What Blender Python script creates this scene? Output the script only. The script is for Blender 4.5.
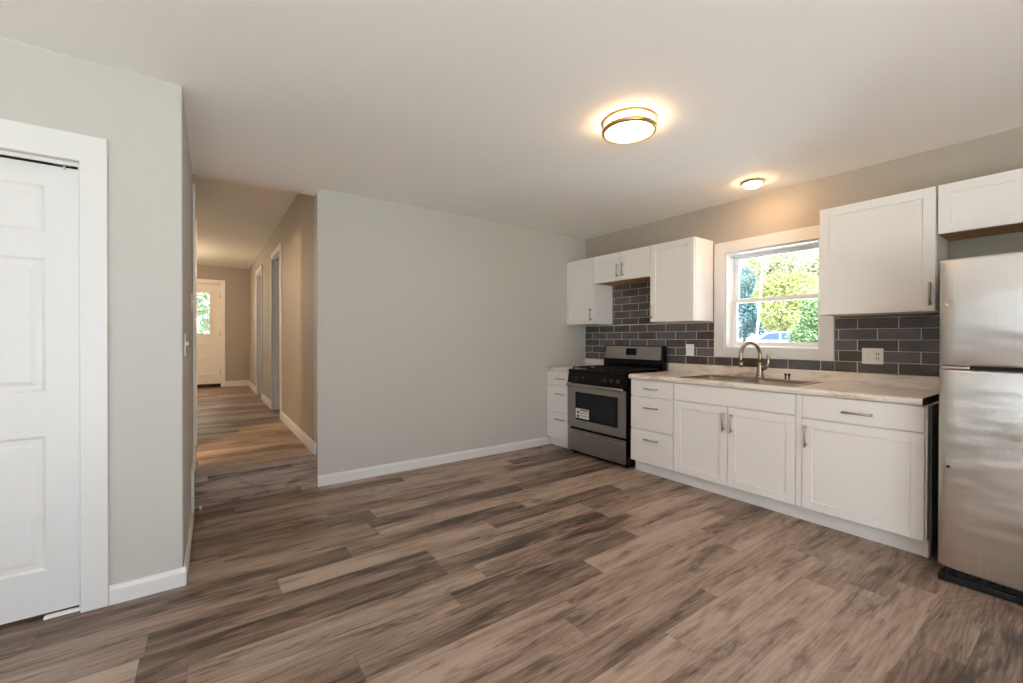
import bpy, bmesh, math, random
from mathutils import Vector, Matrix
PI = math.pi
S = bpy.context.scene
for o in list(bpy.data.objects):
    bpy.data.objects.remove(o, do_unlink=True)
COL = S.collection

# ------------------------------------------------------------------ camera
CAM_H, YAW, PITCH, ROLL, FPX = 1.2105, 0.6218, -0.0057, -0.0022, 429.52
_f = Vector((math.sin(YAW) * math.cos(PITCH), math.cos(YAW) * math.cos(PITCH), math.sin(PITCH)))
_r = Vector((math.cos(YAW), -math.sin(YAW), 0))
_u = _r.cross(_f)
_r2 = _r * math.cos(ROLL) - _u * math.sin(ROLL)
_u2 = _r * math.sin(ROLL) + _u * math.cos(ROLL)
cam = bpy.data.cameras.new('camera')
cam.sensor_width = 36.0
cam.lens = 36.0 * FPX / 1023.0
cam.clip_start, cam.clip_end = 0.05, 400
cam_ob = bpy.data.objects.new('camera', cam)
M = Matrix((_r2, _u2, -_f)).transposed().to_4x4()
M.translation = Vector((0, 0, CAM_H))
cam_ob.matrix_world = M
COL.objects.link(cam_ob)
S.camera = cam_ob

def at_x(X, u, v):
    """point on the plane x = X seen at pixel (u, v) of the 1023 x 683 frame"""
    d = _f + _r2 * ((u - 511.5) / FPX) - _u2 * ((v - 341.8) / FPX)
    return Vector((0, 0, CAM_H)) + d * (X / d.x)

# ------------------------------------------------------------------ world, sun, exposure
W = bpy.data.worlds.new('daylight_sky'); S.world = W; W.use_nodes = True
bg = W.node_tree.nodes['Background']
bg.inputs['Color'].default_value = (0.78, 0.89, 1.0, 1)
bg.inputs['Strength'].default_value = 0.62
sl = bpy.data.lights.new('sun', 'SUN'); sl.energy = 7.0; sl.angle = 0.01; sl.color = (0.90, 0.95, 1.0)
so = bpy.data.objects.new('sun', sl); COL.objects.link(so)
so.rotation_euler = Vector((0.35, 0.42, -0.80)).to_track_quat('-Z', 'Y').to_euler()
vs = S.view_settings
vs.view_transform = 'Standard'; vs.look = 'None'; vs.gamma = 1.0; vs.use_curve_mapping = False
vs.exposure = 2.58
S.cycles.use_denoising = True
S.cycles.max_bounces = 14
S.cycles.diffuse_bounces = 8
S.cycles.sample_clamp_indirect = 8.0

def portal(name, loc, direction, sx, sy):
    l = bpy.data.lights.new(name, 'AREA'); l.shape = 'RECTANGLE'; l.size = sx; l.size_y = sy
    l.cycles.is_portal = True
    o = bpy.data.objects.new(name, l); COL.objects.link(o)
    o.location = loc; o.rotation_euler = Vector(direction).to_track_quat('-Z', 'Z').to_euler()
    return o

def room_lamp(name, loc, power, radius=0.07, color=(1, .66, .34)):
    l = bpy.data.lights.new(name, 'POINT'); l.energy = power; l.shadow_soft_size = radius; l.color = color
    o = bpy.data.objects.new(name, l); COL.objects.link(o); o.location = loc
    return o

# room dimensions (metres)
YB, XR, YC, XH = 3.777, 3.831, 2.648, 0.754
HK, HH, ZS, YF = 2.44, 2.628, 0.251, 10.27
XL0, XL1 = -0.084, -0.066            # left return wall at its near end and at the hall
XLEFT, YREAR = -2.6, -2.4
HDR = 2.405
portal('portal_patio', (-0.45, YREAR - .1, 1.125), (0, 1, 0), 3.5, 2.25)
portal('portal_left', (XLEFT - .1, .7, 1.65), (1, 0, 0), 1.1, .9)
portal('portal_kitchen', (4.0, 1.66, 1.56), (-1, 0, 0), .74, .85)
portal('portal_living', (-2.1, YF + .1, 1.65), (0, -1, 0), 1.2, 1.1)
room_lamp('bathroom_lamp', (-0.92, 3.56, 2.25), 14)
room_lamp('living_room_lamp', (-.9, 8.5, 2.25), 11, .12, (1, .72, .46))

# ------------------------------------------------------------------ materials
def lin(c):
    return tuple(((x / 255) / 12.92 if x / 255 <= .04045 else ((x / 255 + .055) / 1.055) ** 2.4) for x in c) + (1,)

def new_mat(name):
    m = bpy.data.materials.new(name); m.use_nodes = True
    nt = m.node_tree
    return m, nt, nt.nodes['Principled BSDF']

def N(nt, kind, **kw):
    n = nt.nodes.new(kind)
    for k, v in kw.items(): setattr(n, k, v)
    return n

def plain(name, rgb, rough=.5, metal=0.0, var=0.0, vscale=6.0, bump=0.0, bscale=200.0, coat=0.0):
    m, nt, p = new_mat(name)
    c = lin(rgb)
    p.inputs['Base Color'].default_value = c
    p.inputs['Roughness'].default_value = rough
    p.inputs['Metallic'].default_value = metal
    if coat: p.inputs['Coat Weight'].default_value = coat
    tc = N(nt, 'ShaderNodeTexCoord')
    if var:
        no = N(nt, 'ShaderNodeTexNoise'); no.inputs['Scale'].default_value = vscale; no.inputs['Detail'].default_value = 4
        nt.links.new(tc.outputs['Object'], no.inputs['Vector'])
        r = N(nt, 'ShaderNodeValToRGB')
        r.color_ramp.elements[0].position = .3; r.color_ramp.elements[1].position = .7
        r.color_ramp.elements[0].color = tuple(x * (1 - var) for x in c[:3]) + (1,)
        r.color_ramp.elements[1].color = tuple(min(1, x * (1 + var)) for x in c[:3]) + (1,)
        nt.links.new(no.outputs['Fac'], r.inputs['Fac']); nt.links.new(r.outputs['Color'], p.inputs['Base Color'])
    if bump:
        nb = N(nt, 'ShaderNodeTexNoise'); nb.inputs['Scale'].default_value = bscale; nb.inputs['Detail'].default_value = 3
        nt.links.new(tc.outputs['Object'], nb.inputs['Vector'])
        b = N(nt, 'ShaderNodeBump'); b.inputs['Strength'].default_value = bump; b.inputs['Distance'].default_value = .002
        nt.links.new(nb.outputs['Fac'], b.inputs['Height']); nt.links.new(b.outputs['Normal'], p.inputs['Normal'])
    return m

def emit(name, rgb, strength):
    m, nt, p = new_mat(name)
    p.inputs['Base Color'].default_value = (.9, .88, .84, 1)
    p.inputs['Emission Color'].default_value = rgb + (1,)
    p.inputs['Emission Strength'].default_value = strength
    return m

def glass_mat():
    m, nt, p = new_mat('window_glass')
    nt.nodes.remove(p)
    out = nt.nodes['Material Output']
    t = N(nt, 'ShaderNodeBsdfTransparent'); t.inputs['Color'].default_value = (.97, .985, .98, 1)
    g = N(nt, 'ShaderNodeBsdfGlossy'); g.inputs['Roughness'].default_value = .02
    fr = N(nt, 'ShaderNodeFresnel'); fr.inputs['IOR'].default_value = 1.45
    mx = N(nt, 'ShaderNodeMixShader')
    nt.links.new(fr.outputs[0], mx.inputs[0]); nt.links.new(t.outputs[0], mx.inputs[1]); nt.links.new(g.outputs[0], mx.inputs[2])
    nt.links.new(mx.outputs[0], out.inputs['Surface'])
    return m

def math_node(nt, op, a, b=None):
    n = N(nt, 'ShaderNodeMath', operation=op)
    for i, v in enumerate((a, b)):
        if v is None: continue
        if isinstance(v, (int, float)): n.inputs[i].default_value = v
        else: nt.links.new(v, n.inputs[i])
    return n.outputs[0]

def wood_floor():
    m, nt, p = new_mat('vinyl_plank_floor')
    tc = N(nt, 'ShaderNodeTexCoord')
    sp = N(nt, 'ShaderNodeSeparateXYZ'); nt.links.new(tc.outputs['Object'], sp.inputs[0])
    PW, PL = .152, 1.22
    yz = math_node(nt, 'ADD', sp.outputs['Y'], sp.outputs['Z'])      # riser planks continue down the step
    yrow = math_node(nt, 'DIVIDE', math_node(nt, 'ADD', yz, 10.03), PW)
    row = math_node(nt, 'FLOOR', yrow)
    wn = N(nt, 'ShaderNodeTexWhiteNoise', noise_dimensions='1D'); nt.links.new(row, wn.inputs['W'])
    xo = math_node(nt, 'DIVIDE', math_node(nt, 'ADD', sp.outputs['X'], math_node(nt, 'MULTIPLY', wn.outputs['Value'], 9.0)), PL)
    colm = math_node(nt, 'FLOOR', xo)
    cv = N(nt, 'ShaderNodeCombineXYZ'); nt.links.new(row, cv.inputs[0]); nt.links.new(colm, cv.inputs[1])
    wp = N(nt, 'ShaderNodeTexWhiteNoise', noise_dimensions='2D'); nt.links.new(cv.outputs[0], wp.inputs['Vector'])
    # grain coordinates: stretched along x, shifted per plank
    def grain(sx, sy, off):
        gx = math_node(nt, 'ADD', math_node(nt, 'MULTIPLY', sp.outputs['X'], sx), math_node(nt, 'MULTIPLY', wp.outputs['Value'], 57.0 + off))
        gy = math_node(nt, 'ADD', math_node(nt, 'MULTIPLY', yz, sy), math_node(nt, 'MULTIPLY', wp.outputs['Value'], 131.0 + off))
        g = N(nt, 'ShaderNodeCombineXYZ'); nt.links.new(gx, g.inputs[0]); nt.links.new(gy, g.inputs[1])
        return g.outputs[0]
    def noise(vec, detail, rough, dist):
        n = N(nt, 'ShaderNodeTexNoise'); n.inputs['Scale'].default_value = 1; n.inputs['Detail'].default_value = detail
        n.inputs['Roughness'].default_value = rough; n.inputs['Distortion'].default_value = dist
        nt.links.new(vec, n.inputs['Vector']); return n.outputs['Fac']
    tone = noise(grain(1.1, 10, 0), 3, .5, .2)                 # broad bands along the plank
    smud = noise(grain(2.2, 12, 23), 7, .66, .7)                # dark smudges and knots
    fine = noise(grain(4.2, 80, 11), 5, .68, .1)              # fine grain lines
    ring = noise(grain(.9, 5.5, 41), 2, .4, .4)                # cathedral figure
    wave = math_node(nt, 'SINE', math_node(nt, 'MULTIPLY', ring, 95.0))
    v = math_node(nt, 'ADD', .60, math_node(nt, 'MULTIPLY', math_node(nt, 'SUBTRACT', wp.outputs['Value'], .5), .40))
    v = math_node(nt, 'ADD', v, math_node(nt, 'MULTIPLY', math_node(nt, 'SUBTRACT', tone, .5), .75))
    v = math_node(nt, 'ADD', v, math_node(nt, 'MULTIPLY', math_node(nt, 'SUBTRACT', fine, .5), .85))
    v = math_node(nt, 'ADD', v, math_node(nt, 'MULTIPLY', wave, .030))
    v = math_node(nt, 'SUBTRACT', v, math_node(nt, 'MULTIPLY', math_node(nt, 'MAXIMUM', math_node(nt, 'SUBTRACT', smud, .50), 0.0), 1.9))
    ra = N(nt, 'ShaderNodeValToRGB'); cr = ra.color_ramp
    cr.elements[0].position = .18; cr.elements[0].color = lin((66, 51, 43))
    cr.elements[1].position = .82; cr.elements[1].color = lin((176, 156, 141))
    e = cr.elements.new(.38); e.color = lin((104, 85, 73))
    e = cr.elements.new(.56); e.color = lin((142, 121, 107))
    nt.links.new(v, ra.inputs['Fac'])
    # seams
    def seam(val, w):
        fr = math_node(nt, 'FRACT', val)
        d = math_node(nt, 'MINIMUM', fr, math_node(nt, 'SUBTRACT', 1.0, fr))
        return math_node(nt, 'LESS_THAN', d, w)
    sm = math_node(nt, 'MAXIMUM', seam(yrow, .008), seam(xo, .0012))
    mx = N(nt, 'ShaderNodeMix', data_type='RGBA'); mx.blend_type = 'MULTIPLY'
    nt.links.new(math_node(nt, 'MULTIPLY', sm, .45), mx.inputs['Factor'])
    nt.links.new(ra.outputs['Color'], mx.inputs[6]); mx.inputs[7].default_value = (.25, .22, .2, 1)
    nt.links.new(mx.outputs[2], p.inputs['Base Color'])
    rr = N(nt, 'ShaderNodeMapRange'); rr.inputs[3].default_value = .36; rr.inputs[4].default_value = .52
    nt.links.new(fine, rr.inputs[0]); nt.links.new(rr.outputs[0], p.inputs['Roughness'])
    bu = N(nt, 'ShaderNodeBump'); bu.inputs['Strength'].default_value = .18; bu.inputs['Distance'].default_value = .002
    nt.links.new(math_node(nt, 'SUBTRACT', fine, sm), bu.inputs['Height']); nt.links.new(bu.outputs['Normal'], p.inputs['Normal'])
    return m

def laminate(name):
    m, nt, p = new_mat(name)
    tc = N(nt, 'ShaderNodeTexCoord')
    mp = N(nt, 'ShaderNodeMapping'); mp.inputs['Scale'].default_value = (7, 1.6, 7); mp.inputs['Rotation'].default_value = (0, 0, .12)
    nt.links.new(tc.outputs['Object'], mp.inputs[0])
    n1 = N(nt, 'ShaderNodeTexNoise'); n1.inputs['Scale'].default_value = 2.2; n1.inputs['Detail'].default_value = 7; n1.inputs['Roughness'].default_value = .62; n1.inputs['Distortion'].default_value = 1.1
    nt.links.new(mp.outputs[0], n1.inputs['Vector'])
    ra = N(nt, 'ShaderNodeValToRGB'); cr = ra.color_ramp
    cr.elements[0].position = .29; cr.elements[0].color = lin((150, 134, 124))
    cr.elements[1].position = .68; cr.elements[1].color = lin((240, 234, 226))
    e = cr.elements.new(.40); e.color = lin((214, 200, 189))
    e = cr.elements.new(.52); e.color = lin((230, 221, 211))
    nt.links.new(n1.outputs['Fac'], ra.inputs['Fac']); nt.links.new(ra.outputs['Color'], p.inputs['Base Color'])
    p.inputs['Roughness'].default_value = .28
    return m

def tile_mat():
    m, nt, p = new_mat('grey_subway_tile')
    tc = N(nt, 'ShaderNodeTexCoord'); geo = N(nt, 'ShaderNodeNewGeometry')
    ra = N(nt, 'ShaderNodeValToRGB'); cr = ra.color_ramp
    cr.elements[0].color = lin((84, 75, 71)); cr.elements[1].color = lin((116, 112, 114))
    nt.links.new(geo.outputs['Random Per Island'], ra.inputs['Fac'])
    n = N(nt, 'ShaderNodeTexNoise'); n.inputs['Scale'].default_value = 14; n.inputs['Detail'].default_value = 4
    nt.links.new(tc.outputs['Object'], n.inputs['Vector'])
    mx = N(nt, 'ShaderNodeMix', data_type='RGBA'); mx.blend_type = 'MULTIPLY'; mx.inputs['Factor'].default_value = .5
    nt.links.new(ra.outputs['Color'], mx.inputs[6]); nt.links.new(n.outputs['Fac'], mx.inputs[7])
    nt.links.new(mx.outputs[2], p.inputs['Base Color'])
    p.inputs['Roughness'].default_value = .22
    return m

def stainless(name, rgb=(196, 192, 188), rough=.3, axis='z', smudge=.1, wavy=0):
    m, nt, p = new_mat(name)
    p.inputs['Metallic'].default_value = 1.0
    tc = N(nt, 'ShaderNodeTexCoord')
    mp = N(nt, 'ShaderNodeMapping')
    mp.inputs['Scale'].default_value = {'z': (90, 90, .6), 'y': (90, .6, 90)}[axis]
    nt.links.new(tc.outputs['Object'], mp.inputs[0])
    n = N(nt, 'ShaderNodeTexNoise'); n.inputs['Scale'].default_value = 4; n.inputs['Detail'].default_value = 3
    nt.links.new(mp.outputs[0], n.inputs['Vector'])
    n2 = N(nt, 'ShaderNodeTexNoise'); n2.inputs['Scale'].default_value = 5; n2.inputs['Detail'].default_value = 5; n2.inputs['Distortion'].default_value = 1.2
    nt.links.new(tc.outputs['Object'], n2.inputs['Vector'])
    ra = N(nt, 'ShaderNodeValToRGB'); c = lin(rgb)
    ra.color_ramp.elements[0].color = tuple(x * .86 for x in c[:3]) + (1,); ra.color_ramp.elements[1].color = c
    nt.links.new(n.outputs['Fac'], ra.inputs['Fac']); nt.links.new(ra.outputs['Color'], p.inputs['Base Color'])
    rr = N(nt, 'ShaderNodeMapRange'); rr.inputs[3].default_value = rough - smudge / 2; rr.inputs[4].default_value = rough + smudge
    nt.links.new(n2.outputs["Fac"], rr.inputs[0]); nt.links.new(rr.outputs[0], p.inputs['Roughness'])
    p.inputs['Anisotropic'].default_value = .5
    if wavy:
        mw = N(nt, 'ShaderNodeMapping'); mw.inputs['Scale'].default_value = (1, 1.2, 4.5); nt.links.new(tc.outputs['Object'], mw.inputs[0])
        nw = N(nt, 'ShaderNodeTexNoise'); nw.inputs['Scale'].default_value = 1.3; nw.inputs['Detail'].default_value = 2
        nt.links.new(mw.outputs[0], nw.inputs['Vector'])
        bw = N(nt, 'ShaderNodeBump'); bw.inputs['Strength'].default_value = .35; bw.inputs['Distance'].default_value = wavy
        nt.links.new(nw.outputs['Fac'], bw.inputs['Height']); nt.links.new(bw.outputs['Normal'], p.inputs['Normal'])
    return m

def leaf_mat(name, c0, c1):
    m, nt, p = new_mat(name)
    geo = N(nt, 'ShaderNodeNewGeometry')
    ra = N(nt, 'ShaderNodeValToRGB'); ra.color_ramp.elements[0].color = lin(c0); ra.color_ramp.elements[1].color = lin(c1)
    nt.links.new(geo.outputs['Random Per Island'], ra.inputs['Fac']); nt.links.new(ra.outputs['Color'], p.inputs['Base Color'])
    p.inputs['Roughness'].default_value = .6
    tl = N(nt, 'ShaderNodeBsdfTranslucent'); nt.links.new(ra.outputs['Color'], tl.inputs['Color'])
    mx = N(nt, 'ShaderNodeMixShader'); mx.inputs[0].default_value = .4
    nt.links.new(p.outputs[0], mx.inputs[1]); nt.links.new(tl.outputs[0], mx.inputs[2])
    nt.links.new(mx.outputs[0], nt.nodes['Material Output'].inputs['Surface'])
    return m

def set_spec(m, v):
    m.node_tree.nodes['Principled BSDF'].inputs['Specular IOR Level'].default_value = v
    return m

MAT = dict(
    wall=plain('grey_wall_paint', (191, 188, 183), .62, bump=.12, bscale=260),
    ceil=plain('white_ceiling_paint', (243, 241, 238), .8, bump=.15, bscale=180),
    wall_shaded=plain('shaded_grey_wall_paint', (176, 168, 158), .6, bump=.12, bscale=260),  # wall grey darkened and browned: shade on the kitchen side put into the colour
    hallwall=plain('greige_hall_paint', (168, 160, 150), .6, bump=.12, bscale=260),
    trim=plain('white_trim_paint', (219, 218, 218), .38),
    cab=plain('white_cabinet_paint', (238, 235, 232), .36),
    floor=wood_floor(),
    counter=laminate('marbled_laminate'),
    edge_raw=plain('raw_brown_board', (74, 58, 48), .75, var=.2, vscale=30),
    under=plain('raw_plywood', (176, 128, 84), .7, var=.15, vscale=20),
    cab_end_shaded=plain('shaded_cabinet_end', (146, 150, 150), .55),  # cabinet end greyed to carry the shadow beside the refrigerator
    tile=tile_mat(),
    grout=plain('grey_grout', (206, 198, 188), .85, var=.06, vscale=60),
    nickel=plain('brushed_nickel', (196, 186, 174), .4, 1.0, var=.05, vscale=40),
    faucet=plain('satin_nickel', (172, 158, 140), .26, 1.0),
    bronze=plain('brushed_bronze', (206, 172, 124), .36, 1.0),
    darkmetal=plain('dark_bronze', (60, 46, 36), .4, .8),
    steel=stainless('range_stainless', (168, 163, 159), .36, 'y'),
    fridge=stainless('fridge_stainless', (234, 231, 228), .30, 'z', .2, .045),
    sink=stainless('sink_stainless', (178, 166, 152), .3, 'y'),
    black=set_spec(plain('black_enamel', (8, 8, 8), .16), .22),
    iron=plain('cast_iron', (9, 9, 9), .6, bump=.2, bscale=300),
    ovenglass=set_spec(plain('oven_glass', (22, 25, 28), .06), .30),
    nosing=plain('plank_nosing', (146, 126, 112), .5, var=.15, vscale=12),
    fridge_body=plain('fridge_grey_body', (58, 58, 60), .5),
    plastic=plain('white_plastic', (240, 238, 232), .4),
    darkslot=plain('dark_slot', (40, 38, 36), .6),
    vinyl=plain('white_vinyl', (238, 240, 240), .35),
    glass=glass_mat(),
    lamp=emit('lamp_diffuser', (1, .66, .36), 5),
    puck=emit('puck_diffuser', (1, .62, .32), 17),
    sticker=plain('sticker_paper', (225, 222, 216), .6),
    ink=plain('sticker_ink', (46, 46, 46), .7),
    red=plain('sticker_red', (170, 60, 50), .7),
    asphalt=plain('pale_concrete', (222, 220, 216), .9, var=.12, vscale=1.5),
    bark=plain('tree_bark', (92, 78, 64), .9, var=.3, vscale=8),
    pole=plain('pale_pole', (226, 222, 214), .6),
    carpaint=plain('pale_blue_car_paint', (166, 180, 200), .25, .4, coat=.6),
    carglass=plain('car_window_glass', (44, 60, 84), .08, coat=.5),
    rubber=plain('tyre_rubber', (26, 26, 27), .8),
    doorpaint=plain('cream_door_paint', (240, 234, 226), .4),
)

# ------------------------------------------------------------------ mesh helpers
class MB:
    """collects shapes, then links them as ONE mesh object"""
    def __init__(s): s.bm = bmesh.new()
    def _merge(s, t, mi=0, smooth=False):
        for f in t.faces:
            f.material_index = mi; f.smooth = smooth
        me = bpy.data.meshes.new('tmp'); t.to_mesh(me); t.free()
        s.bm.from_mesh(me); bpy.data.meshes.remove(me)
    def box(s, x0, x1, y0, y1, z0, z1, bev=0.0, mi=0, seg=2):
        t = bmesh.new()
        bmesh.ops.create_cube(t, size=1)
        bmesh.ops.transform(t, verts=t.verts, matrix=Matrix.Translation(((x0 + x1) / 2, (y0 + y1) / 2, (z0 + z1) / 2)) @ Matrix.Diagonal((abs(x1 - x0), abs(y1 - y0), abs(z1 - z0), 1)))
        if bev: bmesh.ops.bevel(t, geom=list(t.edges), offset=bev, segments=seg, affect='EDGES', profile=.5)
        s._merge(t, mi); return s
    def prism(s, pts, z0, z1, mi=0, axis='z', bev=0.0):
        """polygon (counter-clockwise in its plane) extruded along an axis"""
        t = bmesh.new()
        def P(a, b, c): return {'z': (a, b, c), 'y': (a, c, b), 'x': (c, a, b)}[axis]
        lo = [t.verts.new(P(a, b, z0)) for a, b in pts]; hi = [t.verts.new(P(a, b, z1)) for a, b in pts]
        n = len(pts)
        t.faces.new(lo[::-1]); t.faces.new(hi)
        for i in range(n): t.faces.new((lo[i], lo[(i + 1) % n], hi[(i + 1) % n], hi[i]))
        bmesh.ops.recalc_face_normals(t, faces=t.faces)
        if bev: bmesh.ops.bevel(t, geom=list(t.edges), offset=bev, segments=2, affect='EDGES', profile=.5)
        s._merge(t, mi); return s
    def tube(s, pts, r, seg=12, mi=0, caps=True):
        pts = [Vector(p) for p in pts]
        rs = r if isinstance(r, (list, tuple)) else [r] * len(pts)
        t = bmesh.new(); rings = []
        up = None
        for i, p in enumerate(pts):
            d = (pts[min(i + 1, len(pts) - 1)] - pts[max(i - 1, 0)]).normalized()
            if up is None:
                up = Vector((0, 0, 1)) if abs(d.z) < .9 else Vector((1, 0, 0))
            a = d.cross(up).normalized(); up = a.cross(d).normalized()
            rings.append([t.verts.new(p + (a * math.cos(2 * PI * k / seg) + up * math.sin(2 * PI * k / seg)) * rs[i]) for k in range(seg)])
        for i in range(len(rings) - 1):
            for k in range(seg):
                t.faces.new((rings[i][k], rings[i][(k + 1) % seg], rings[i + 1][(k + 1) % seg], rings[i + 1][k]))
        if caps: t.faces.new(rings[0][::-1]); t.faces.new(rings[-1])
        bmesh.ops.recalc_face_normals(t, faces=t.faces)
        s._merge(t, mi, True); return s
    def lathe(s, prof, cx, cy, seg=48, mi=0, smooth=True, axis='z'):
        """closed-or-open profile [(radius, height)] turned about a vertical (or x) axis"""
        t = bmesh.new(); rings = []
        for r, h in prof:
            if r < 1e-6:
                rings.append([t.verts.new((cx, cy, h))])
            else:
                rings.append([t.verts.new((cx + r * math.cos(2 * PI * k / seg), cy + r * math.sin(2 * PI * k / seg), h)) for k in range(seg)])
        for a, b in zip(rings, rings[1:]):
            for k in range(seg):
                k2 = (k + 1) % seg
                if len(a) == 1 and len(b) == 1: continue
                if len(a) == 1: t.faces.new((a[0], b[k2], b[k]))
                elif len(b) == 1: t.faces.new((a[k], a[k2], b[0]))
                else: t.faces.new((a[k], a[k2], b[k2], b[k]))
        bmesh.ops.recalc_face_normals(t, faces=t.faces)
        s._merge(t, mi, smooth); return s
    def xf(s, m):
        bmesh.ops.transform(s.bm, verts=s.bm.verts, matrix=m); return s
    def build(s, name, mats, parent=None, smooth_angle=True):
        me = bpy.data.meshes.new(name)
        if parent is not None:
            off = world_loc(parent)
            bmesh.ops.translate(s.bm, verts=s.bm.verts, vec=-off)
        s.bm.to_mesh(me); s.bm.free()
        for m in (mats if isinstance(mats, (list, tuple)) else [mats]): me.materials.append(MAT[m] if isinstance(m, str) else m)
        o = bpy.data.objects.new(name, me); COL.objects.link(o)
        if parent is not None: o.parent = parent
        return o

def world_loc(o):
    v = Vector(o.location)
    while o.parent is not None:
        o = o.parent; v += Vector(o.location)
    return v

def tag(o, label, cat, group=None, kind=None):
    o['label'] = label; o['category'] = cat
    if group: o['group'] = group
    if kind: o['kind'] = kind
    return o

def thing(name, label, cat, loc, group=None, kind=None):
    o = bpy.data.objects.new(name, None); o.empty_display_size = .1; COL.objects.link(o); o.location = loc
    return tag(o, label, cat, group, kind)

def struct(name, mb, mat, label, cat):
    return tag(mb.build(name, mat), label, cat, kind='structure')

def wall_with_holes(mb, axis, t0, t1, a0, a1, z0, z1, holes):
    """a wall across its thickness t0..t1, along a0..a1, leaving holes [(b0, b1, c0, c1)] that do not overlap along the wall"""
    def bx(p0, p1, q0, q1):
        if p1 - p0 < 1e-4 or q1 - q0 < 1e-4: return
        if axis == 'x': mb.box(t0, t1, p0, p1, q0, q1)      # plane x = const, runs along y
        else: mb.box(p0, p1, t0, t1, q0, q1)
    cur = a0
    for b0, b1, c0, c1 in sorted(holes):
        bx(cur, b0, z0, z1); bx(b0, b1, z0, c0); bx(b0, b1, c1, z1); cur = b1
    bx(cur, a1, z0, z1)
    return mb

# ================================================================== THE ROOM
XO = XR + .20                                                   # outer face of the kitchen wall
struct('floor', MB().box(XLEFT - .2, XO, YREAR - .15, YB, -.12, 0), 'floor', 'brown grey wood plank floor of the kitchen', 'floor')
struct('floor_hall', MB().box(-4.2, XO, YB + .003, YF + .2, -.12, ZS), 'floor', 'raised brown plank floor of the hallway', 'floor')
struct('trim_1', MB().box(XL1 + .002, XH - .002, YB - .022, YB + .03, ZS + .0005, ZS + .006, .002).box(XL1 + .002, XH - .002, YB - .022, YB - .001, ZS - .028, ZS + .0005), 'nosing', 'plank nosing along the edge of the hallway step', 'stair nosing')
struct('trim_2', MB().box(XL1 + .002, XH - .002, YB - .008, YB, .0, ZS - .029), 'floor', 'brown plank riser of the single hallway step', 'step riser')

cm = MB().box(XLEFT - .2, XO, YREAR - .15, YB, HK, HK + .1)
cm.prism([(3.05, HK + .002), (YB, HDR), (YB, HK + .002)], XL0 + .004, XH + .004, axis='x')
struct('ceiling', cm, 'ceil', 'white painted ceiling over the kitchen', 'ceiling')
struct('ceiling_hall', MB().box(-4.2, XO, YB, YF + .2, HH, HH + .1), 'ceil', 'ceiling of the hallway beyond the step', 'ceiling')

# kitchen wall with the window hole, running on past the back wall
WY0, WY1, WZ0, WZ1 = 1.295, 2.03, 1.137, 1.985
struct('wall_right', wall_with_holes(MB(), 'x', XR, XO, YREAR, YF, -.12, HH, [(WY0, WY1, WZ0, WZ1), (5.6, 6.7, 1.2, 2.2), (8.2, 9.4, 1.2, 2.2)]), 'wall_shaded', 'grey wall behind the kitchen cabinets', 'wall')
struct('wall_back', MB().box(XH + .11, XR, YB, YB + .12, 0, HH).prism([(XH + .11, YB + .12), (XH, YB + .12), (XH, YB + .006), (XH + .002, YB + .002), (XH + .006, YB), (XH + .11, YB)], 0, HH), 'wall', 'plain grey wall between hallway and range', 'wall')
struct('wall_header', MB().box(-4.2, XH, YB, YB + .12, HDR, HH), 'ceil', 'low grey header over the hallway opening', 'wall')
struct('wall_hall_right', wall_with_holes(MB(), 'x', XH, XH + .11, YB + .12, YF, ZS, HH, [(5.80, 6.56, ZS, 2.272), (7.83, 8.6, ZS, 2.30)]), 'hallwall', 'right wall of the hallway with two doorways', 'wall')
struct('wall_hall_partition', MB().box(XH + .11, XR, 7.1, 7.2, ZS, HH), 'wall', 'wall between the two rooms right of the hallway', 'wall')
hl = MB().prism([(XL0 - .1, YC + .12), (XL0, YC + .12), (XL1, YB), (XL1, 3.98), (-.166, 3.98), (-.166, YC + .12)][1:] , 0, HH)
hl.box(-.166, XL1, 3.98, 4.75, 2.272, HH).box(-.166, XL1, 4.75, 5.5, ZS, HH)
struct('wall_hall_left', hl, 'wall', 'grey return wall left of the hallway step', 'wall')
struct('wall_bathroom', MB().box(-2.1, -.166, 5.4, 5.5, ZS, HH).box(-2.1, -.166, 3.2, 3.3, 0, HH).box(-2.2, -2.1, 2.77, 5.5, 0, HH), 'wall', 'walls of the side room left of the hallway', 'wall')
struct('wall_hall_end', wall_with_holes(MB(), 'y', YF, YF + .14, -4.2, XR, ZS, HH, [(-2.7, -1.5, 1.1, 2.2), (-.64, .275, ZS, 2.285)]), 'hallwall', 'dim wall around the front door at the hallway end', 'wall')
struct('wall_living', MB().box(-4.2, -4.1, 5.5, YF, ZS, HH).box(-4.1, -2.1, 5.4, 5.5, ZS, HH), 'wall', 'far walls of the living room left of the hallway', 'wall')
# near-left wall with the closet doorway
DX0, DX1, DZ = -1.212, -.444, 1.980
nw = wall_with_holes(MB(), 'y', YC, YC + .12, XLEFT, DX1, 0, HK, [(DX0, DX1, 0, DZ)])
nw.prism([(DX1, YC + .12), (DX1, YC), (XL0 - .006, YC), (XL0 - .002, YC + .002), (XL0, YC + .006), (XL0, YC + .12)], 0, HK)
struct('wall_left_front', nw, 'wall', 'light grey wall beside the white closet door', 'wall')
struct('wall_left', wall_with_holes(MB(), 'x', XLEFT - .2, XLEFT, YREAR, YC + .12, 0, HK, [(.15, 1.25, 1.2, 2.1)]), 'wall', 'left wall of the room', 'wall')
struct('wall_rear', wall_with_holes(MB(), 'y', YREAR - .15, YREAR, XLEFT - .2, XO, 0, HK, [(-2.2, 1.3, 0, 2.25)]), 'wall', 'rear wall of the room', 'wall')

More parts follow.
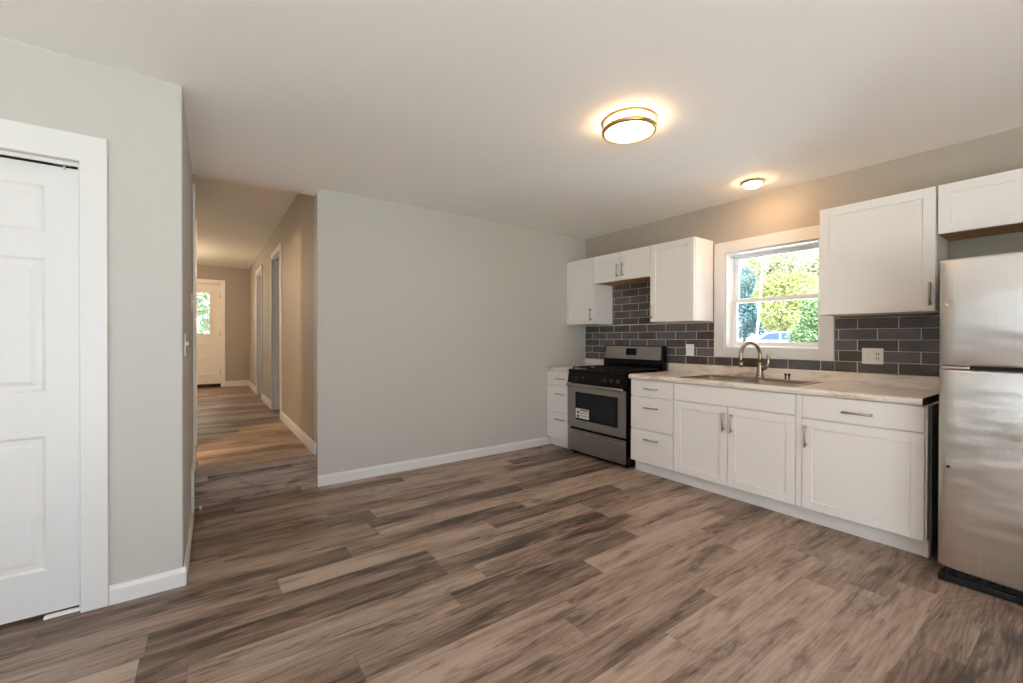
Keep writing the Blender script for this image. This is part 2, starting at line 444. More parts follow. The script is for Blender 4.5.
# baseboards
def base_prof(h=.088, t=.014):
    return [(0, 0), (t, 0), (t, h - .022), (t * .55, h - .008), (t * .45, h), (0, h)]
def baseboard(name, p0, p1, nrm, z, label, h=.088):
    mb = MB(); p0 = Vector(p0); p1 = Vector(p1); d = (p1 - p0); L = d.length; d.normalize(); n = Vector(nrm)
    mb.prism(base_prof(h), 0, L, axis='y')
    # local x -> n, local y -> d, local z -> z
    m = Matrix(((n.x, d.x, 0, p0.x), (n.y, d.y, 0, p0.y), (0, 0, 1, z), (0, 0, 0, 1)))
    mb.xf(m)
    bmesh.ops.recalc_face_normals(mb.bm, faces=mb.bm.faces)
    return struct(name, mb, 'trim', label, 'baseboard')
baseboard('baseboard_back', (XH + .001, YB - .001), (3.262, YB - .001), (0, -1), 0, 'white baseboard along the plain grey back wall')
baseboard('baseboard_left_front', (-.350, YC - .001), (XL0 + .012, YC - .001), (0, -1), 0, 'short white baseboard right of the closet door')
baseboard('baseboard_left', (XL0 + .001, YC - .0), (-.0693, 3.47), (1, 0), 0, 'white baseboard on the return wall left of the step')
struct('trim_3', MB().box(XL1 - .004, XL1 + .012, 3.47, YB - .023, .001, .34, .003), 'trim', 'tall white trim block beside the hallway step', 'trim')
baseboard('baseboard_hall_left', (XL1 + .001, YB + .032), (XL1 + .001, 3.905), (1, 0), ZS, 'short raised baseboard left of the hallway floor', .095)
baseboard('baseboard_hall_right', (XH - .001, YB + .032), (XH - .001, 5.725), (-1, 0), ZS, 'white baseboard on the right hallway wall', .098)
baseboard('baseboard_hall_middle', (XH - .001, 6.64), (XH - .001, 7.755), (-1, 0), ZS, 'baseboard between the two hallway doorways', .098)
baseboard('baseboard_hall_far', (XH - .001, 8.68), (XH - .001, YF - .016), (-1, 0), ZS, 'baseboard beyond the second hallway doorway', .098)
baseboard('baseboard_hall_end', (.352, YF - .001), (XH - .002, YF - .001), (0, -1), ZS, 'baseboard right of the front door', .11)

# hallway door casings (open doorways)
def doorway_trim(name, x, nx, y0, y1, ztop, wt, label):
    """casing on the hall side of a doorway through a wall whose hall face is x (normal nx), and the jamb lining"""
    r = thing(name, label, 'door casing', (x, (y0 + y1) / 2, ZS), kind='structure')
    a, b = sorted((x + nx * .001, x + nx * .017))
    c = MB().box(a, b, y0 - .075, y0, ZS + .001, ztop + .075, .004).box(a, b, y1, y1 + .075, ZS + .001, ztop + .075, .004).box(a, b, y0, y1, ztop, ztop + .075, .004)
    c.build('casing', 'trim', r)
    a, b = sorted((x - nx * .0005, x - nx * (wt - .001)))
    j = MB().box(a, b, y0 + .001, y0 + .018, ZS + .001, ztop - .001, .002).box(a, b, y1 - .018, y1 - .001, ZS + .001, ztop - .001, .002).box(a, b, y0 + .018, y1 - .018, ztop - .018, ztop - .001)
    mid = (a + b) / 2
    j.box(mid - .018, mid + .018, y0 + .018, y0 + .03, ZS + .001, ztop - .018).box(mid - .018, mid + .018, y1 - .03, y1 - .018, ZS + .001, ztop - .018)
    j.build('jamb', 'trim', r)
    return r
doorway_trim('trim_4', XH, -1, 5.80, 6.56, 2.272, .11, 'cream casing of the first doorway on the right hallway wall')
doorway_trim('trim_5', XH, -1, 7.83, 8.60, 2.30, .11, 'cream casing of the farther doorway on the right hallway wall')
doorway_trim('trim_6', XL1, 1, 3.98, 4.75, 2.272, .10, 'thin edge of a door casing on the left hallway wall')

# ------------------------------------------------------------------ closet door (door_1)
d1 = thing('door_1', 'white six panel closet door with wide white casing', 'door', (DX1, YC, 0), kind='structure')
# casing
yc0, yc1 = YC - .02, YC - .001
ox0, ox1, oz = DX0 - .093, -.351, 2.103
MB().prism([(DX1 + .001, .001), (ox1, .001), (ox1, oz), (ox0, oz), (ox0, .001), (DX0 - .001, .001), (DX0 - .001, DZ + .004), (DX1 + .001, DZ + .004)], yc0, yc1, axis='y', bev=.004).build('casing', 'trim', d1)
MB().box(DX1 - .0045, DX1 - .0005, YC + .001, YC + .118, .001, DZ - .002).box(DX0 + .0005, DX0 + .0045, YC + .001, YC + .118, .001, DZ - .002).box(DX0 + .005, DX1 - .005, YC + .001, YC + .012, DZ - .016, DZ - .001).build('jamb', 'trim', d1)
MB().box(DX0 + .006, DX1 - .006, YC + .022, YC + .075, DZ - .012, DZ - .002).build('track', 'darkslot', d1)
def panel_door(x0, x1, y, z0, z1, thick, cols, rows, mi=0):
    """panelled slab: front face at y (facing -y); cols/rows are the panel openings"""
    mb = MB(); fy, dp = y, .007
    mb.box(x0, x1, fy + dp, fy + thick, z0, z1)
    xs = [x0] + [v for c in cols for v in c] + [x1]; zs = [z0] + [v for c in rows for v in c] + [z1]
    for i in range(0, len(xs), 2): mb.box(xs[i], xs[i + 1], fy, fy + dp, z0, z1)
    for c in cols:
        for i in range(0, len(zs), 2): mb.box(c[0], c[1], fy, fy + dp, zs[i], zs[i + 1])
        for q in rows:
            t = bmesh.new()      # sloped moulding down, then a raised field
            rings = []
            for ins, dep in ((0, 0), (.012, dp - .001), (.030, dp - .001), (.046, .0015)):
                rings.append([t.verts.new(p) for p in ((c[0] + ins, fy + dep, q[0] + ins), (c[1] - ins, fy + dep, q[0] + ins), (c[1] - ins, fy + dep, q[1] - ins), (c[0] + ins, fy + dep, q[1] - ins))])
            for a, b in zip(rings, rings[1:]):
                for k in range(4): t.faces.new((a[k], a[(k + 1) % 4], b[(k + 1) % 4], b[k]))
            t.faces.new(rings[-1])
            for f in t.faces:
                if f.normal.y > 0: f.normal_flip()
            mb._merge(t, mi)
    return mb
panel_door(DX0 + .006, DX1 - .0065, YC + .036, .016, DZ - .020, .034, [(-1.10, -.885), (-.775, -.556)], [(.204, .786), (.978, 1.556), (1.67, 1.870)]).build('door_slab', 'trim', d1)
MB().box(-.50, -.492, YC + .028, YC + .036, DZ - .03, DZ - .004, .001).box(-.53, -.475, YC + .028, YC + .034, DZ - .014, DZ - .009).build('roller_bracket', 'nickel', d1)
MB().box(-.56, DX1 - .006, YC + .006, YC + .030, .001, .012, .002).build('floor_guide', 'plastic', d1)

# ------------------------------------------------------------------ front door (door_2) at the hallway end
d2 = thing('door_2', 'cream front door with a tall glass lite at the hallway end', 'door', (.27, YF, ZS), kind='structure')
MB().box(.277, .350, YF - .018, YF - .001, ZS + .001, 2.36, .004).box(-.715, -.642, YF - .018, YF - .001, ZS + .001, 2.36, .004).box(-.642, .277, YF - .018, YF - .001, 2.287, 2.36, .004).build('casing', 'doorpaint', d2)
sl_ = MB()
gx0, gx1, gz0, gz1 = -.47, .105, 1.29, 2.11
for b in ((-.632, gx0, .30, 2.27), (gx1, .267, .30, 2.27), (gx0, gx1, .30, gz0), (gx0, gx1, gz1, 2.27)): sl_.box(b[0], b[1], YF + .02, YF + .06, b[2], b[3])
sl_.box(-.50, .135, YF + .01, YF + .02, .48, .50, .003).box(-.50, .135, YF + .01, YF + .02, .80, .82, .003).box(-.50, .135, YF + .01, YF + .02, 1.08, 1.10, .003)
sl_.build('door_slab', 'doorpaint', d2)
MB().box(.2675, .2745, YF + .001, YF + .138, ZS + .001, 2.284).box(-.6395, -.6325, YF + .001, YF + .138, ZS + .001, 2.284).box(-.6325, .2675, YF + .001, YF + .138, 2.272, 2.284).build('jamb', 'doorpaint', d2)
fr = MB()
for b in ((gx0 - .03, gx0 + .012, gz0 - .03, gz1 + .03), (gx1 - .012, gx1 + .03, gz0 - .03, gz1 + .03), (gx0 + .012, gx1 - .012, gz0 - .03, gz0 + .012), (gx0 + .012, gx1 - .012, gz1 - .012, gz1 + .03)): fr.box(b[0], b[1], YF + .008, YF + .0195, b[2], b[3], .003)
for x in (-.28, -.09, .05): fr.box(x - .006, x + .006, YF + .025, YF + .035, gz0 + .012, gz1 - .012)
for z in (1.56, 1.84): fr.box(gx0 + .012, gx1 - .012, YF + .025, YF + .034, z - .006, z + .006)
fr.build('lite_frame', 'doorpaint', d2)
MB().box(gx0 + .001, gx1 - .001, YF + .038, YF + .044, gz0 + .001, gz1 - .001).build('glass', 'glass', d2)
for z in (.551, 1.304, 2.056): MB().tube([(.271, YF + .012, z - .05), (.271, YF + .012, z + .05)], .009, 10).build('hinge', 'darkmetal', d2)
MB().box(-.636, .271, YF - .012, YF + .055, ZS + .001, ZS + .066, .004).build('threshold', 'darkmetal', d2)

# ------------------------------------------------------------------ window over the sink (window_1)
w1 = thing('window_1', 'white double hung window over the sink showing trees', 'window', (XR, (WY0 + WY1) / 2, WZ0), kind='structure')
cx0, cx1 = XR - .020, XR - .001
c = MB()
c.box(cx0, cx1, WY1, 2.126, 1.052, 2.085, .003).box(cx0, cx1, 1.200, WY0, 1.052, 2.085, .003).box(cx0, cx1, WY0, WY1, WZ1, 2.085, .003).box(cx0, cx1, WY0, WY1, 1.052, WZ0, .003)
c.build('casing', 'trim', w1)
j = MB(); jx0, jx1 = XR + .0, XR + .197
j.box(jx0, jx1, WY1 - .012, WY1 - .0005, WZ0 + .0005, WZ1 - .0005).box(jx0, jx1, WY0 + .0005, WY0 + .012, WZ0 + .0005, WZ1 - .0005).box(jx0, jx1, WY0 + .012, WY1 - .012, WZ1 - .012, WZ1 - .0005).box(jx0, jx1, WY0 + .012, WY1 - .012, WZ0 + .0005, WZ0 + .012)
j.build('jamb', 'vinyl', w1)
def sash(y0, y1, z0, z1, x0, x1, st, name):
    s = MB()
    s.box(x0, x1, y0, y0 + st, z0, z1, .004).box(x0, x1, y1 - st, y1, z0, z1, .004).box(x0, x1, y0 + st, y1 - st, z0, z0 + st * 1.1, .004).box(x0, x1, y0 + st, y1 - st, z1 - st, z1, .004)
    o = s.build(name, 'vinyl', w1)
    MB().box((x0 + x1) / 2 - .003, (x0 + x1) / 2 + .003, y0 + st + .001, y1 - st - .001, z0 + st * 1.1 + .001, z1 - st - .001).build('glass', 'glass', o)
sash(WY0 + .014, WY1 - .014, 1.545, WZ1 - .014, XR + .135, XR + .165, .034, 'upper_sash')
sash(WY0 + .014, WY1 - .014, WZ0 + .014, 1.575, XR + .100, XR + .132, .036, 'lower_sash')

# ================================================================== KITCHEN
XD = 3.201           # face of the base cabinet fronts
XU = 3.506           # face of the wall cabinet doors
ZB, ZT = 1.381, 2.118

def handle(axis, x, y, z, L, parent, r=.0068):
    """bar pull: x is the face it stands on; axis 'z' upright, 'y' level"""
    bx = x - .030; h = MB()
    if axis == 'z':
        h.tube([(bx, y, z - L / 2), (bx, y, z + L / 2)], r, 10)
        for s in (-1, 1): h.tube([(bx, y, z + s * (L / 2 - .014)), (x - .0005, y, z + s * (L / 2 - .014))], r * .85, 8)
    else:
        h.tube([(bx, y - L / 2, z), (bx, y + L / 2, z)], r, 10)
        for s in (-1, 1): h.tube([(bx, y + s * (L / 2 - .014), z), (x - .0005, y + s * (L / 2 - .014), z)], r * .85, 8)
    return h.build('handle', 'nickel', parent)

def shaker(x, y0, y1, z0, z1, parent, th=.019, st=.058, name='door'):
    d = MB(); b = .0025
    d.box(x, x + th, y0, y0 + st, z0, z1, b).box(x, x + th, y1 - st, y1, z0, z1, b)
    d.box(x, x + th, y0 + st - .001, y1 - st + .001, z0, z0 + st, b).box(x, x + th, y0 + st - .001, y1 - st + .001, z1 - st, z1, b)
    d.box(x + .0085, x + th, y0 + st - .004, y1 - st + .004, z0 + st - .004, z1 - st + .004)
    return d.build(name, 'cab', parent)

def slab(x, y0, y1, z0, z1, parent, name='drawer', th=.019):
    return MB().box(x, x + th, y0, y1, z0, z1, .003).build(name, 'cab', parent)

G = .003
def wall_cab(label, y0, y1, z0, z1, under='cab'):
    r = thing('wall_cabinet', label, 'cabinet', ((XU + XR) / 2, (y0 + y1) / 2, z0), 'white shaker wall cabinets')
    MB().box(XU + .0245, XR - .0095, y0 + .001, y1 - .001, z0 + .004, z1, .002).build('body', 'cab', r)
    MB().box(XU + .026, XR - .012, y0 + .004, y1 - .004, z0 + .0005, z0 + .0038).build('underside', under, r)
    return r
# tall left cabinet, in the corner
c = wall_cab('white wall cabinet in the corner left of the range', 3.341, 3.776, ZB, ZT)
d = shaker(XU, 3.341 + G, 3.776 - .004, ZB, ZT - .001, c); handle('z', XU, 3.367, 1.485, .138, c and d)
# short cabinet over the range
c = wall_cab('short two door white wall cabinet above the range', 2.600, 3.339, 1.822, ZT, 'under')
d = shaker(XU, 2.962, 3.339 - G, 1.822, ZT - .001, c, st=.05); handle('z', XU, 2.991, 1.925, .135, d)
d = shaker(XU, 2.600 + G, 2.956, 1.822, ZT - .001, c, st=.05); handle('z', XU, 2.921, 1.928, .135, d)
# cabinet between range and window
c = wall_cab('white wall cabinet between the range and the window', 2.138, 2.598, ZB - .004, ZT)
d = shaker(XU, 2.138 + G, 2.598 - G, ZB - .004, ZT - .001, c); handle('z', XU, 2.570, 1.475, .135, d)
# cabinet right of the window
c = wall_cab('wide single door white wall cabinet right of the window', .602, 1.196, ZB + .002, ZT)
d = shaker(XU, .602 + G, 1.196 - G, ZB + .002, ZT - .001, c); handle('z', XU, .624, 1.483, .138, d)
# cabinet above the refrigerator
c = wall_cab('short white wall cabinet above the stainless refrigerator', -.31, .599, 1.832, ZT, 'under')
d = shaker(XU, .146, .599 - G, 1.832, ZT - .001, c); handle('z', XU, .172, 1.93, .135, d)
d = shaker(XU, -.31 + G, .142, 1.832, ZT - .001, c); handle('z', XU, .116, 1.93, .135, d)

ZC0, ZC1 = .850, .891        # counter underside and top
def base_cab(label, y0, y1, end_panel=False, hollow=False):
    r = thing('base_cabinet', label, 'cabinet', (3.5, (y0 + y1) / 2, 0), 'white base cabinets under the counter')
    if hollow:
        b = MB().box(XD + .0205, XR - .003, y0 + .0005, y1 - .0005, .102, .12).box(XD + .0205, XD + .036, y0 + .0005, y1 - .0005, .12, ZC0 - .001)
        b.box(XD + .036, XR - .003, y0 + .0005, y0 + .016, .12, ZC0 - .001).box(XD + .036, XR - .003, y1 - .016, y1 - .0005, .12, ZC0 - .001).box(XR - .012, XR - .003, y0 + .016, y1 - .016, .12, ZC0 - .001)
    else:
        b = MB().box(XD + .0205, XR - .003, y0 + .0005, y1 - .0005, .102, ZC0 - .001, .0015)
    b.box(XD + .086, XR - .003, y0 + .0005, y1 - .0005, .001, .1025)
    b.build('body', 'cab', r)
    if end_panel: MB().box(XD + .088, XR - .004, y0 - .004, y0 - .0005, .004, ZC0 - .002).build('end_panel', 'cab_end_shaded', r)
    return r
def drawers(r, y0, y1, hy, L, spans):
    for z0, z1, hz in spans:
        d = slab(XD, y0, y1, z0, z1, r); handle('y', XD, hy, hz, L, d)
SP = [(.700, .846, .772), (.402, .692, .604), (.106, .394, .322)]
c = base_cab('narrow white three drawer base cabinet left of the range', 3.412, 3.775)
drawers(c, 3.414, 3.772, 3.527, .135, SP)
c = base_cab('white three drawer base cabinet right of the range', 2.135, 2.578)
drawers(c, 2.138, 2.575, 2.343, .138, SP)
c = base_cab('white two door sink base cabinet under the window', 1.219, 2.133, hollow=True)
slab(XD, 1.221, 2.131, .708, .846, c, 'false_front')
d = shaker(XD, 1.680, 2.131, .106, .700, c); handle('z', XD, 1.699, .590, .138, d)
d = shaker(XD, 1.221, 1.675, .106, .700, c); handle('z', XD, 1.640, .588, .138, d)
c = base_cab('wide white base cabinet with one drawer beside the refrigerator', .580, 1.217, True)
MB().box(XD + .004, XD + .020, 1.184, 1.216, .106, .846, .001).build('filler_strip', 'cab', c)
d = slab(XD, .590, 1.181, .703, .846, c); handle('y', XD, .884, .767, .150, d)
d = shaker(XD, .590, 1.181, .106, .693, c); handle('z', XD, 1.156, .582, .140, d)

t = thing('toe_kick', 'long white toe kick board under the sink cabinets', 'toe kick', (3.27, 1.6, 0))
MB().box(3.270, 3.285, .603, 2.577, .001, .101, .001).build('board', 'cab', t)
MB().box(3.264, 3.286, .582, .602, .001, .100, .001).build('end_strip', 'cab', t)
tag(MB().box(3.270, 3.285, 3.414, 3.774, .001, .101, .001).build('toe_kick', 'cab'), 'short white toe kick board left of the range', 'toe kick')

# countertops, with the hole for the sink
XCF = 3.183
SY0, SY1, SX0, SX1 = 1.262, 2.088, 3.262, 3.716        # sink cut-out
k = thing('countertop', 'long marbled laminate countertop holding the sink', 'countertop', (3.5, 1.6, ZC0))
m_ = MB(); e = .597
# front edge strip with a rounded nose, then the rest around the hole
nose = [(XCF + .012, ZC0), (SX0, ZC0), (SX0, ZC1), (XCF + .016, ZC1), (XCF + .005, ZC1 - .005), (XCF, ZC1 - .016), (XCF, ZC0 + .010), (XCF + .004, ZC0 + .003)]
m_.prism([(p[0], p[1]) for p in nose], e, 2.588, axis='y')
m_.box(SX0, SX1, e, SY0, ZC0, ZC1).box(SX0, SX1, SY1, 2.588, ZC0, ZC1).box(SX1, XR - .002, e, 2.588, ZC0, ZC1)
m_.build('slab', 'counter', k)
m_ = MB(); m_.prism([(XR - .028, ZC1 + .0005), (XR - .0095, ZC1 + .0005), (XR - .0095, .974), (XR - .023, .974), (XR - .028, .968)], e, 2.588, axis='y')
m_.build('upstand', 'counter', k)
m_ = MB(); m_.prism([(p[0] + .001, p[1]) for p in nose][:2] + [(XR - .003, ZC0), (XR - .003, ZC1 - .001), (XCF + .016, ZC1 - .001), (XCF + .006, ZC1 - .006), (XCF + .002, ZC1 - .016), (XCF + .002, ZC0 + .01)], e - .003, e - .0003, axis='y')
m_.build('end_cap', 'edge_raw', k)
k = thing('countertop', 'small marbled laminate countertop in the corner left of the range', 'countertop', (3.5, 3.6, ZC0))
m_ = MB(); m_.prism([nose[0], (XR - .002, ZC0), (XR - .002, ZC1)] + nose[3:], 3.408, YB - .002, axis='y'); m_.build('slab', 'counter', k)
m_ = MB(); m_.prism([(XR - .028, ZC1 + .0005), (XR - .0095, ZC1 + .0005), (XR - .0095, .974), (XR - .023, .974), (XR - .028, .968)], 3.408, YB - .002, axis='y'); m_.build('upstand', 'counter', k)

# tiled backsplash: every tile modelled on a grout bed, one object
PITCH_Y, PITCH_Z, Z0T = .2255, .0787, .9735
zones = [(2.127, 3.772, .975, ZB - .006, ), (2.603, 3.336, ZB - .006, 1.818), (1.199, 2.127, .975, 1.050), (.585, 1.199, .975, ZB - .002)]
m_ = MB()
for (a, b, z0, z1) in zones: m_.box(XR - .0076, XR - .0008, a, b, z0, z1, mi=1)
for row in range(0, 12):
    r0, r1 = Z0T + row * PITCH_Z + .0022, Z0T + (row + 1) * PITCH_Z - .0022
    off = .837 if row % 2 == 0 else .837 + .1128
    for q in range(-4, 16):
        ty0, ty1 = off + q * PITCH_Y + .0026, off + (q + 1) * PITCH_Y - .0026
        for (a, b, z0, z1) in zones:
            y0, y1, zz0, zz1 = max(ty0, a + .001), min(ty1, b - .001), max(r0, z0 + .001), min(r1, z1 - .001)
            if y1 - y0 < .006 or zz1 - zz0 < .006: continue
            m_.box(XR - .0088, XR - .005, y0, y1, zz0, zz1, .0012, seg=1)
tag(m_.build('tile_backsplash', ['tile', 'grout']), 'dark grey subway tile backsplash with pale grout behind the counter', 'backsplash')

# ------------------------------------------------------------------ sink, faucet, fittings
sk = thing('sink', 'stainless double bowl drop in sink below the window', 'sink', (3.49, 1.675, .70))
zr = ZC1 + .0005
def bowl(mb, x0, x1, y0, y1, zt, zb, rad=.05, n=6):
    def loop(ins, z, rr):
        pts = []
        for cx_, cy_, a0 in ((x1 - ins - rr, y1 - ins - rr, 0), (x0 + ins + rr, y1 - ins - rr, PI / 2), (x0 + ins + rr, y0 + ins + rr, PI), (x1 - ins - rr, y0 + ins + rr, 1.5 * PI)):
            for i in range(n + 1): pts.append((cx_ + rr * math.cos(a0 + i / n * PI / 2), cy_ + rr * math.sin(a0 + i / n * PI / 2), z))
        return pts
    t = bmesh.new(); loops = [[t.verts.new(p) for p in loop(*a)] for a in ((0, zt, rad), (.006, zt - .012, rad), (.016, zb + .03, rad), (.045, zb, rad))]
    for a, b in zip(loops, loops[1:]):
        for i in range(len(a)): t.faces.new((a[i], b[i], b[(i + 1) % len(a)], a[(i + 1) % len(a)]))
    t.faces.new(loops[-1])
    mb._merge(t, 0, True)
    return loop(0, zt, rad)
rx0, rx1, ry0, ry1 = 3.246, 3.732, 1.244, 2.106
bx0, bx1 = 3.278, 3.640
ym = 1.675
rim = MB()
h = .006
rim.box(rx0, bx0 + .012, ry0, ry1, zr, zr + h, .0025).box(bx1 - .012, rx1, ry0, ry1, zr, zr + h, .0025)
rim.box(bx0 + .011, bx1 - .011, ry0, 1.276 + .012, zr, zr + h, .0025).box(bx0 + .011, bx1 - .011, 2.074 - .012, ry1, zr, zr + h, .0025).box(bx0 + .011, bx1 - .011, ym - .026, ym + .026, zr, zr + h, .0025)
rim.build('rim', 'sink', sk)
for y0, y1 in ((1.276, ym - .016), (ym + .016, 2.074)):
    b = MB(); bowl(b, bx0, bx1, y0, y1, zr + .003, .71); bo = b.build('bowl', 'sink', sk)
    MB().lathe([(0, .7125), (.035, .7125), (.042, .714), (.044, .7105)], (bx0 + bx1) / 2, (y0 + y1) / 2, 24).build('drain', 'nickel', bo)

fz = zr + h + .0005
fa = thing('faucet', 'satin nickel high arc kitchen faucet in front of the window', 'faucet', (3.685, 1.665, fz))
FX, FY = 3.685, 1.665
MB().lathe([(0, fz), (.034, fz), (.034, fz + .006), (.029, fz + .012), (.026, fz + .03), (.024, fz + .07), (.021, fz + .105), (.017, fz + .125), (.014, fz + .13), (0, fz + .13)], FX, FY, 28).build('base', 'faucet', fa)
pts = [(FX, FY, fz + .12), (FX, FY, fz + .17)]
R = .108; zc = fz + .180
for i in range(0, 15):
    a = PI * i / 14 * 1.06
    pts.append((FX - R + R * math.cos(a), FY + .22 * (R - R * math.cos(a)), zc + R * math.sin(a)))
last = Vector(pts[-1]); pts.append((last.x + .004, last.y + .002, last.z - .03))
MB().tube(pts, [.0145] * 2 + [.0135] * 15 + [.0135], 14).build('spout', 'faucet', fa)
MB().tube([(last.x + .003, last.y + .001, last.z - .025), (last.x + .006, last.y + .002, last.z - .05), (last.x + .007, last.y + .002, last.z - .066)], [.0145, .016, .0155], 14).build('spray_head', 'faucet', fa)
MB().tube([(FX, FY - .016, fz + .075), (FX - .002, FY - .040, fz + .083), (FX - .002, FY - .058, fz + .105), (FX, FY - .066, fz + .14), (FX, FY - .062, fz + .175), (FX, FY - .056, fz + .195)], [.018, .0165, .014, .0115, .0095, .007], 12).build('lever', 'faucet', fa)

ft = thing('sink_fitting', 'small dark two post fitting on the sink rim right of the faucet', 'sink fitting', (3.69, 1.465, fz))
MB().lathe([(0, fz), (.024, fz), (.024, fz + .003), (0, fz + .0035)], 3.69, 1.465, 20).build('base', 'bronze', ft)
for s in (-.012, .012): MB().lathe([(.006, fz + .0035), (.0055, fz + .03), (.0095, fz + .036), (.0095, fz + .046), (.006, fz + .05), (0, fz + .05)], 3.69, 1.465 + s, 14).build('post', 'darkmetal', ft)

# ------------------------------------------------------------------ outlets and switches
o_ = thing('wall_outlet', 'white single gang plate on the tiles left of the window', 'outlet', (XR, 2.368, 1.109))
px0, px1 = XR - .0145, XR - .0092
MB().box(px0, px1, 2.327, 2.410, 1.053, 1.165, .002).build('plate', 'plastic', o_)
MB().box(px0 - .003, px0 + .001, 2.352, 2.385, 1.076, 1.142, .0015).build('paddle', 'plastic', o_)
o_ = thing('wall_outlet', 'white double gang plate on the tiles right of the window', 'outlet', (XR, .975, 1.096))
MB().box(px0, px1, .915, 1.034, 1.040, 1.152, .002).build('plate', 'plastic', o_)
MB().box(px0 - .009, px0 + .001, 1.001, 1.009, 1.087, 1.106, .002).box(px0 - .001, px0 + .001, .998, 1.012, 1.078, 1.114).build('toggle', 'plastic', o_)
rc = MB().box(px0 - .002, px0 + .001, .930, .960, 1.064, 1.128, .003).build('receptacle', 'plastic', o_)
sb = MB()
for zc_ in (1.080, 1.112):
    for y_ in (.939, .951): sb.box(px0 - .0026, px0 - .0015, y_ - .0022, y_ + .0022, zc_ - .006, zc_ + .008)
    sb.box(px0 - .0026, px0 - .0015, .942, .948, zc_ - .014, zc_ - .010)
sb.build('slots', 'darkslot', rc)
def wall_x(y): return XL0 + (XL1 - XL0) * max(0, min(1, (y - YC - .12) / (YB - YC - .12)))
for y, z, lb in ((2.82, 1.177, 'white toggle light switch low on the return wall nearest the corner'), (3.60, 1.453, 'white toggle light switch higher on the return wall near the step')):
    x = wall_x(y)
    s_ = thing('light_switch', lb, 'light switch', (x, y, z))
    MB().box(x + .001, x + .007, y - .036, y + .036, z - .059, z + .059, .002).build('plate', 'plastic', s_)
    MB().box(x + .006, x + .019, y - .005, y + .005, z - .004, z + .016, .002).build('toggle', 'plastic', s_)

# tiny stop at the foot of the step
ds = thing('door_stop', 'tiny pale rubber tipped stop at the left foot of the step', 'door stop', (-.02, 3.715, 0))
MB().lathe([(0, .001), (.010, .001), (.010, .004), (.005, .006), (.005, .018), (0, .018)], -.02, 3.715, 14).build('base', 'bronze', ds)
MB().lathe([(0, .0185), (.009, .0185), (.010, .024), (.007, .030), (0, .031)], -.02, 3.715, 14).build('tip', 'plastic', ds)

# ------------------------------------------------------------------ gas range
RY0, RY1, RF = 2.606, 3.386, 3.166
rg = thing('gas_range', 'stainless and black gas range between the base cabinets', 'range', (3.45, 3.0, 0))
MB().box(RF + .045, XR - .035, RY0, RY1, .018, .878, .004).build('body', 'black', rg)
for x in (RF + .08, XR - .10):
    for y in (RY0 + .05, RY1 - .05): MB().lathe([(0, .0005), (.022, .0005), (.022, .012), (.012, .014), (.012, .0175), (0, .0175)], x, y, 14).build('foot', 'black', rg)
MB().box(RF + .055, RF + .075, RY0 + .01, RY1 - .01, .012, .060).build('kick_plate', 'black', rg)
# storage drawer
dr = MB().box(RF, RF + .010, RY0 + .003, RY1 - .003, .042, .268, .004).build('storage_drawer', 'steel', rg)
MB().box(RF + .0105, RF + .043, RY0 + .004, RY1 - .004, .044, .266, .002).build('drawer_body', 'black', dr)
dp = MB().tube([(RF - .012, RY0 + .03, .236), (RF - .026, RY0 + .07, .240), (RF - .030, RY0 + .15, .242), (RF - .030, RY1 - .15, .242), (RF - .026, RY1 - .07, .240), (RF - .012, RY1 - .03, .236)], .012, 12)
for y in (RY0 + .05, RY1 - .05): dp.tube([(RF - .020, y, .238), (RF + .002, y, .246)], .010, 10)
dp.build('drawer_pull', 'steel', dr)
# oven door: steel frame round a black glass window
od = MB()
wy0, wy1, wz0, wz1 = 2.698, 3.268, .372, .662
od.prism([(RY0 + .003, .292), (RY1 - .003, .292), (RY1 - .003, .728), (RY0 + .003, .728)], RF + .0075, RF + .010, axis='x')
od.box(RF, RF + .008, RY0 + .003, wy0, .292, .728).box(RF, RF + .008, wy1, RY1 - .003, .292, .728).box(RF, RF + .008, wy0, wy1, .292, wz0).box(RF, RF + .008, wy0, wy1, wz1, .728)
odo = od.build('oven_door', 'steel', rg)
MB().box(RF + .0105, RF + .043, RY0 + .004, RY1 - .004, .294, .726, .002).build('door_body', 'black', odo)
MB().box(RF + .003, RF + .007, wy0 + .001, wy1 - .001, wz0 + .001, wz1 - .001).build('window_border', 'black', odo)
MB().box(RF + .0022, RF + .0029, wy0 + .034, wy1 - .030, wz0 + .028, wz1 - .026).build('oven_window', 'ovenglass', odo)
hb = MB().tube([(RF - .026, RY0 + .02, .735), (RF - .032, RY0 + .06, .737), (RF - .034, RY0 + .14, .738), (RF - .034, RY1 - .14, .738), (RF - .032, RY1 - .06, .737), (RF - .026, RY1 - .02, .735)], .0155, 14)
for y in (RY0 + .05, RY1 - .05): hb.tube([(RF - .030, y, .735), (RF + .002, y, .712)], .011, 10)
hb.build('oven_handle', 'steel', odo)
st = MB().box(RF + .0012, RF + .0021, 3.074, 3.262, .392, .492)
for y in (3.226, ):
    for z in (.412, .452): st.box(RF + .0006, RF + .0016, y - .014, y + .014, z - .012, z + .014, mi=1)
for kx in range(5): st.box(RF + .0006, RF + .0016, 3.088, 3.196, .404 + kx * .014, .409 + kx * .014, mi=1 if kx % 2 else 0)
st.box(RF + .0006, RF + .0016, 3.086, 3.20, .470, .484, mi=2)
so_ = st.build('sticker', ['sticker', 'ink', 'red'], odo); so_['label'] = 'white paper sticker with small print on the oven window'
